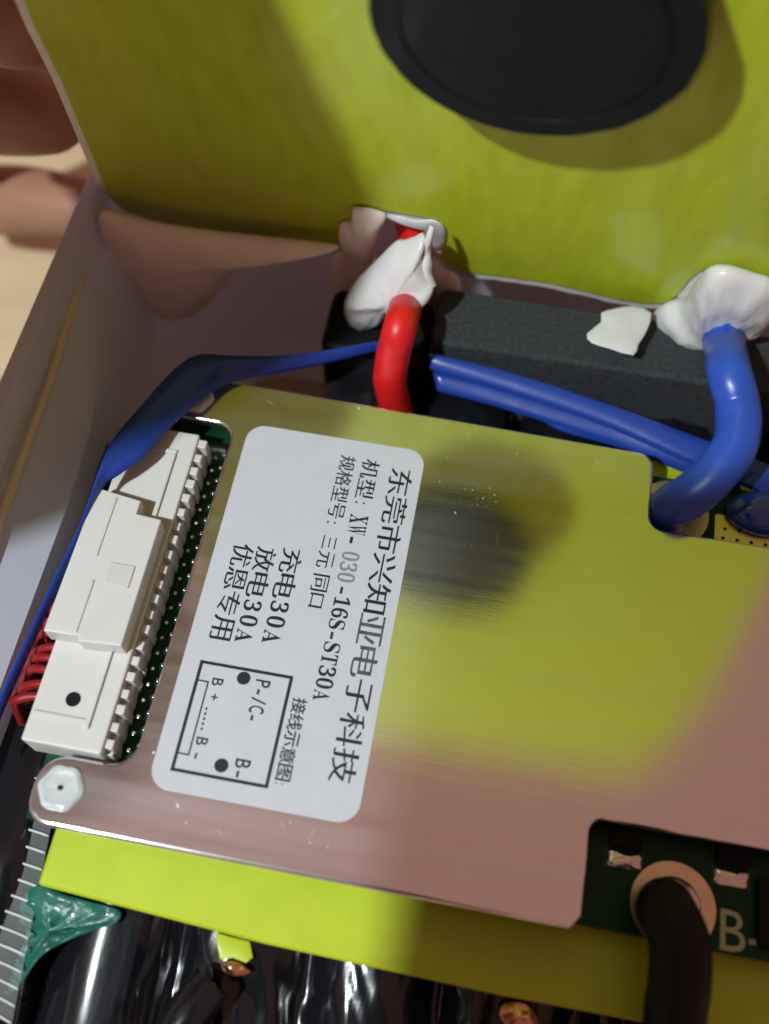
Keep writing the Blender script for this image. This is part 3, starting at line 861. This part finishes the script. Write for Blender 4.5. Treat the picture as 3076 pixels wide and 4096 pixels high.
# ================================================================== the phone that throws the shadow on the lower right
ph = empty('smartphone', tuple(CAM + RX * -22 + RY * 65 - RZ * 6))
tag(ph, 'black smartphone held above the board to take the picture', 'phone')
pf = lambda v: CAM + RX * v.x + RY * v.y - RZ * (2.5 + v.z)
prism('phone_body', rect(-70, -9, 6, 150, 8), 0.0, 8.0, 'black_plastic', ph, bevel=1.0, frame=pf)
prism('screen', rect(-68, -7, 4, 148, 7), 8.05, 8.3, 'glass', ph, frame=pf)

pc = lambda x, y, z: tuple(CAM + RX * x + RY * y - RZ * z)
J = [(pc(-30, 130, 30), 20), (pc(-20, 190, 45), 24), (pc(20, 270, 70), 28), (pc(80, 380, 100), 34), (pc(-35, 100, 26), 19)]
B = [(0, 1), (1, 2), (2, 3), (0, 4)]
for k in range(4):
    y = 62 + k * 22
    finger([pc(-60, y + 8, 30), pc(-80, y, 18), pc(-82, y - 3, 2), pc(-66, y - 4, -6), pc(-56, y - 4, -7)], [10, 9, 8.2, 7.6, 6], 4)
finger([pc(0, 118, 26), pc(16, 92, 18), pc(14, 66, 16), pc(10, 54, 16)], [13, 10, 9, 7], 0)
shading_hand = skinned('hand', J, B, 'skin')  # out of frame, added to keep ambient light off the lower strip
tag(shading_hand, 'unseen bare hand added around the black smartphone to darken the lower strip', 'hand')

# ================================================================== dust and shavings
rd = random.Random(11)
V, Fc = [], []
def flake(x, y, l, w, a, z=0.03, h=.12):
    c, s = math.cos(a), math.sin(a)
    b = len(V)
    for (p, q, r) in ((-l, 0, 0), (0, -w, 0), (l, 0, 0), (0, w, 0), (0, 0, h)):
        V.append((x + p * c - q * s, y + p * s + q * c, z + r))
    Fc.extend([(b, b + 1, b + 4), (b + 1, b + 2, b + 4), (b + 2, b + 3, b + 4), (b + 3, b, b + 4), (b, b + 3, b + 2, b + 1)])
for px, py, l, w, a in ((615, 3010, .3, .16, .8), (712, 3222, .5, .16, -1.0), (745, 3290, .25, .1, -1.2), (575, 2690, .4, .08, -.6), (1435, 1633, .35, .08, -.7), (1160, 3290, .4, .06, -1.1), (1240, 3370, .4, .06, -.9), (1310, 3390, .3, .06, -1.1), (330, 3330, .3, .12, .5)):
    p = at(px, py, 0); flake(p.x, p.y, l, w, a)
for k in range(22):
    px = rd.gauss(1930, 70); py = rd.gauss(1980, 60)
    p = at(px, py, 0); flake(p.x, p.y, rd.uniform(.05, .3), rd.uniform(.012, .03), rd.uniform(0, 3))
for k in range(16):
    px = rd.uniform(1750, 2250); py = rd.uniform(1690, 1950)
    p = at(px, py, 0)
    if p.y < 67: flake(p.x, p.y, rd.uniform(.05, .13), rd.uniform(.02, .04), rd.uniform(0, 3))
for px, py, l, a in ((2000, 2450, 2.2, 1.4), (1990, 2150, 1.6, 1.6), (1250, 3330, 1.2, 1.2), (1130, 3300, 1.0, 2.2), (2300, 2900, 1.5, .4), (1800, 3150, 2.0, 1.2), (880, 3330, .9, 2.4), (560, 2750, .8, 1.2), (2500, 2350, 1.1, .2), (1080, 1610, .9, 2.6), (2390, 1850, .7, 2.2)):
    p = at(px, py, 0); flake(p.x, p.y, l, .02, a, .004, .012)
tag(mk('dust', V, Fc, 'dust'), 'tiny pale shavings scattered on the metal plate', 'dust', kind='stuff')
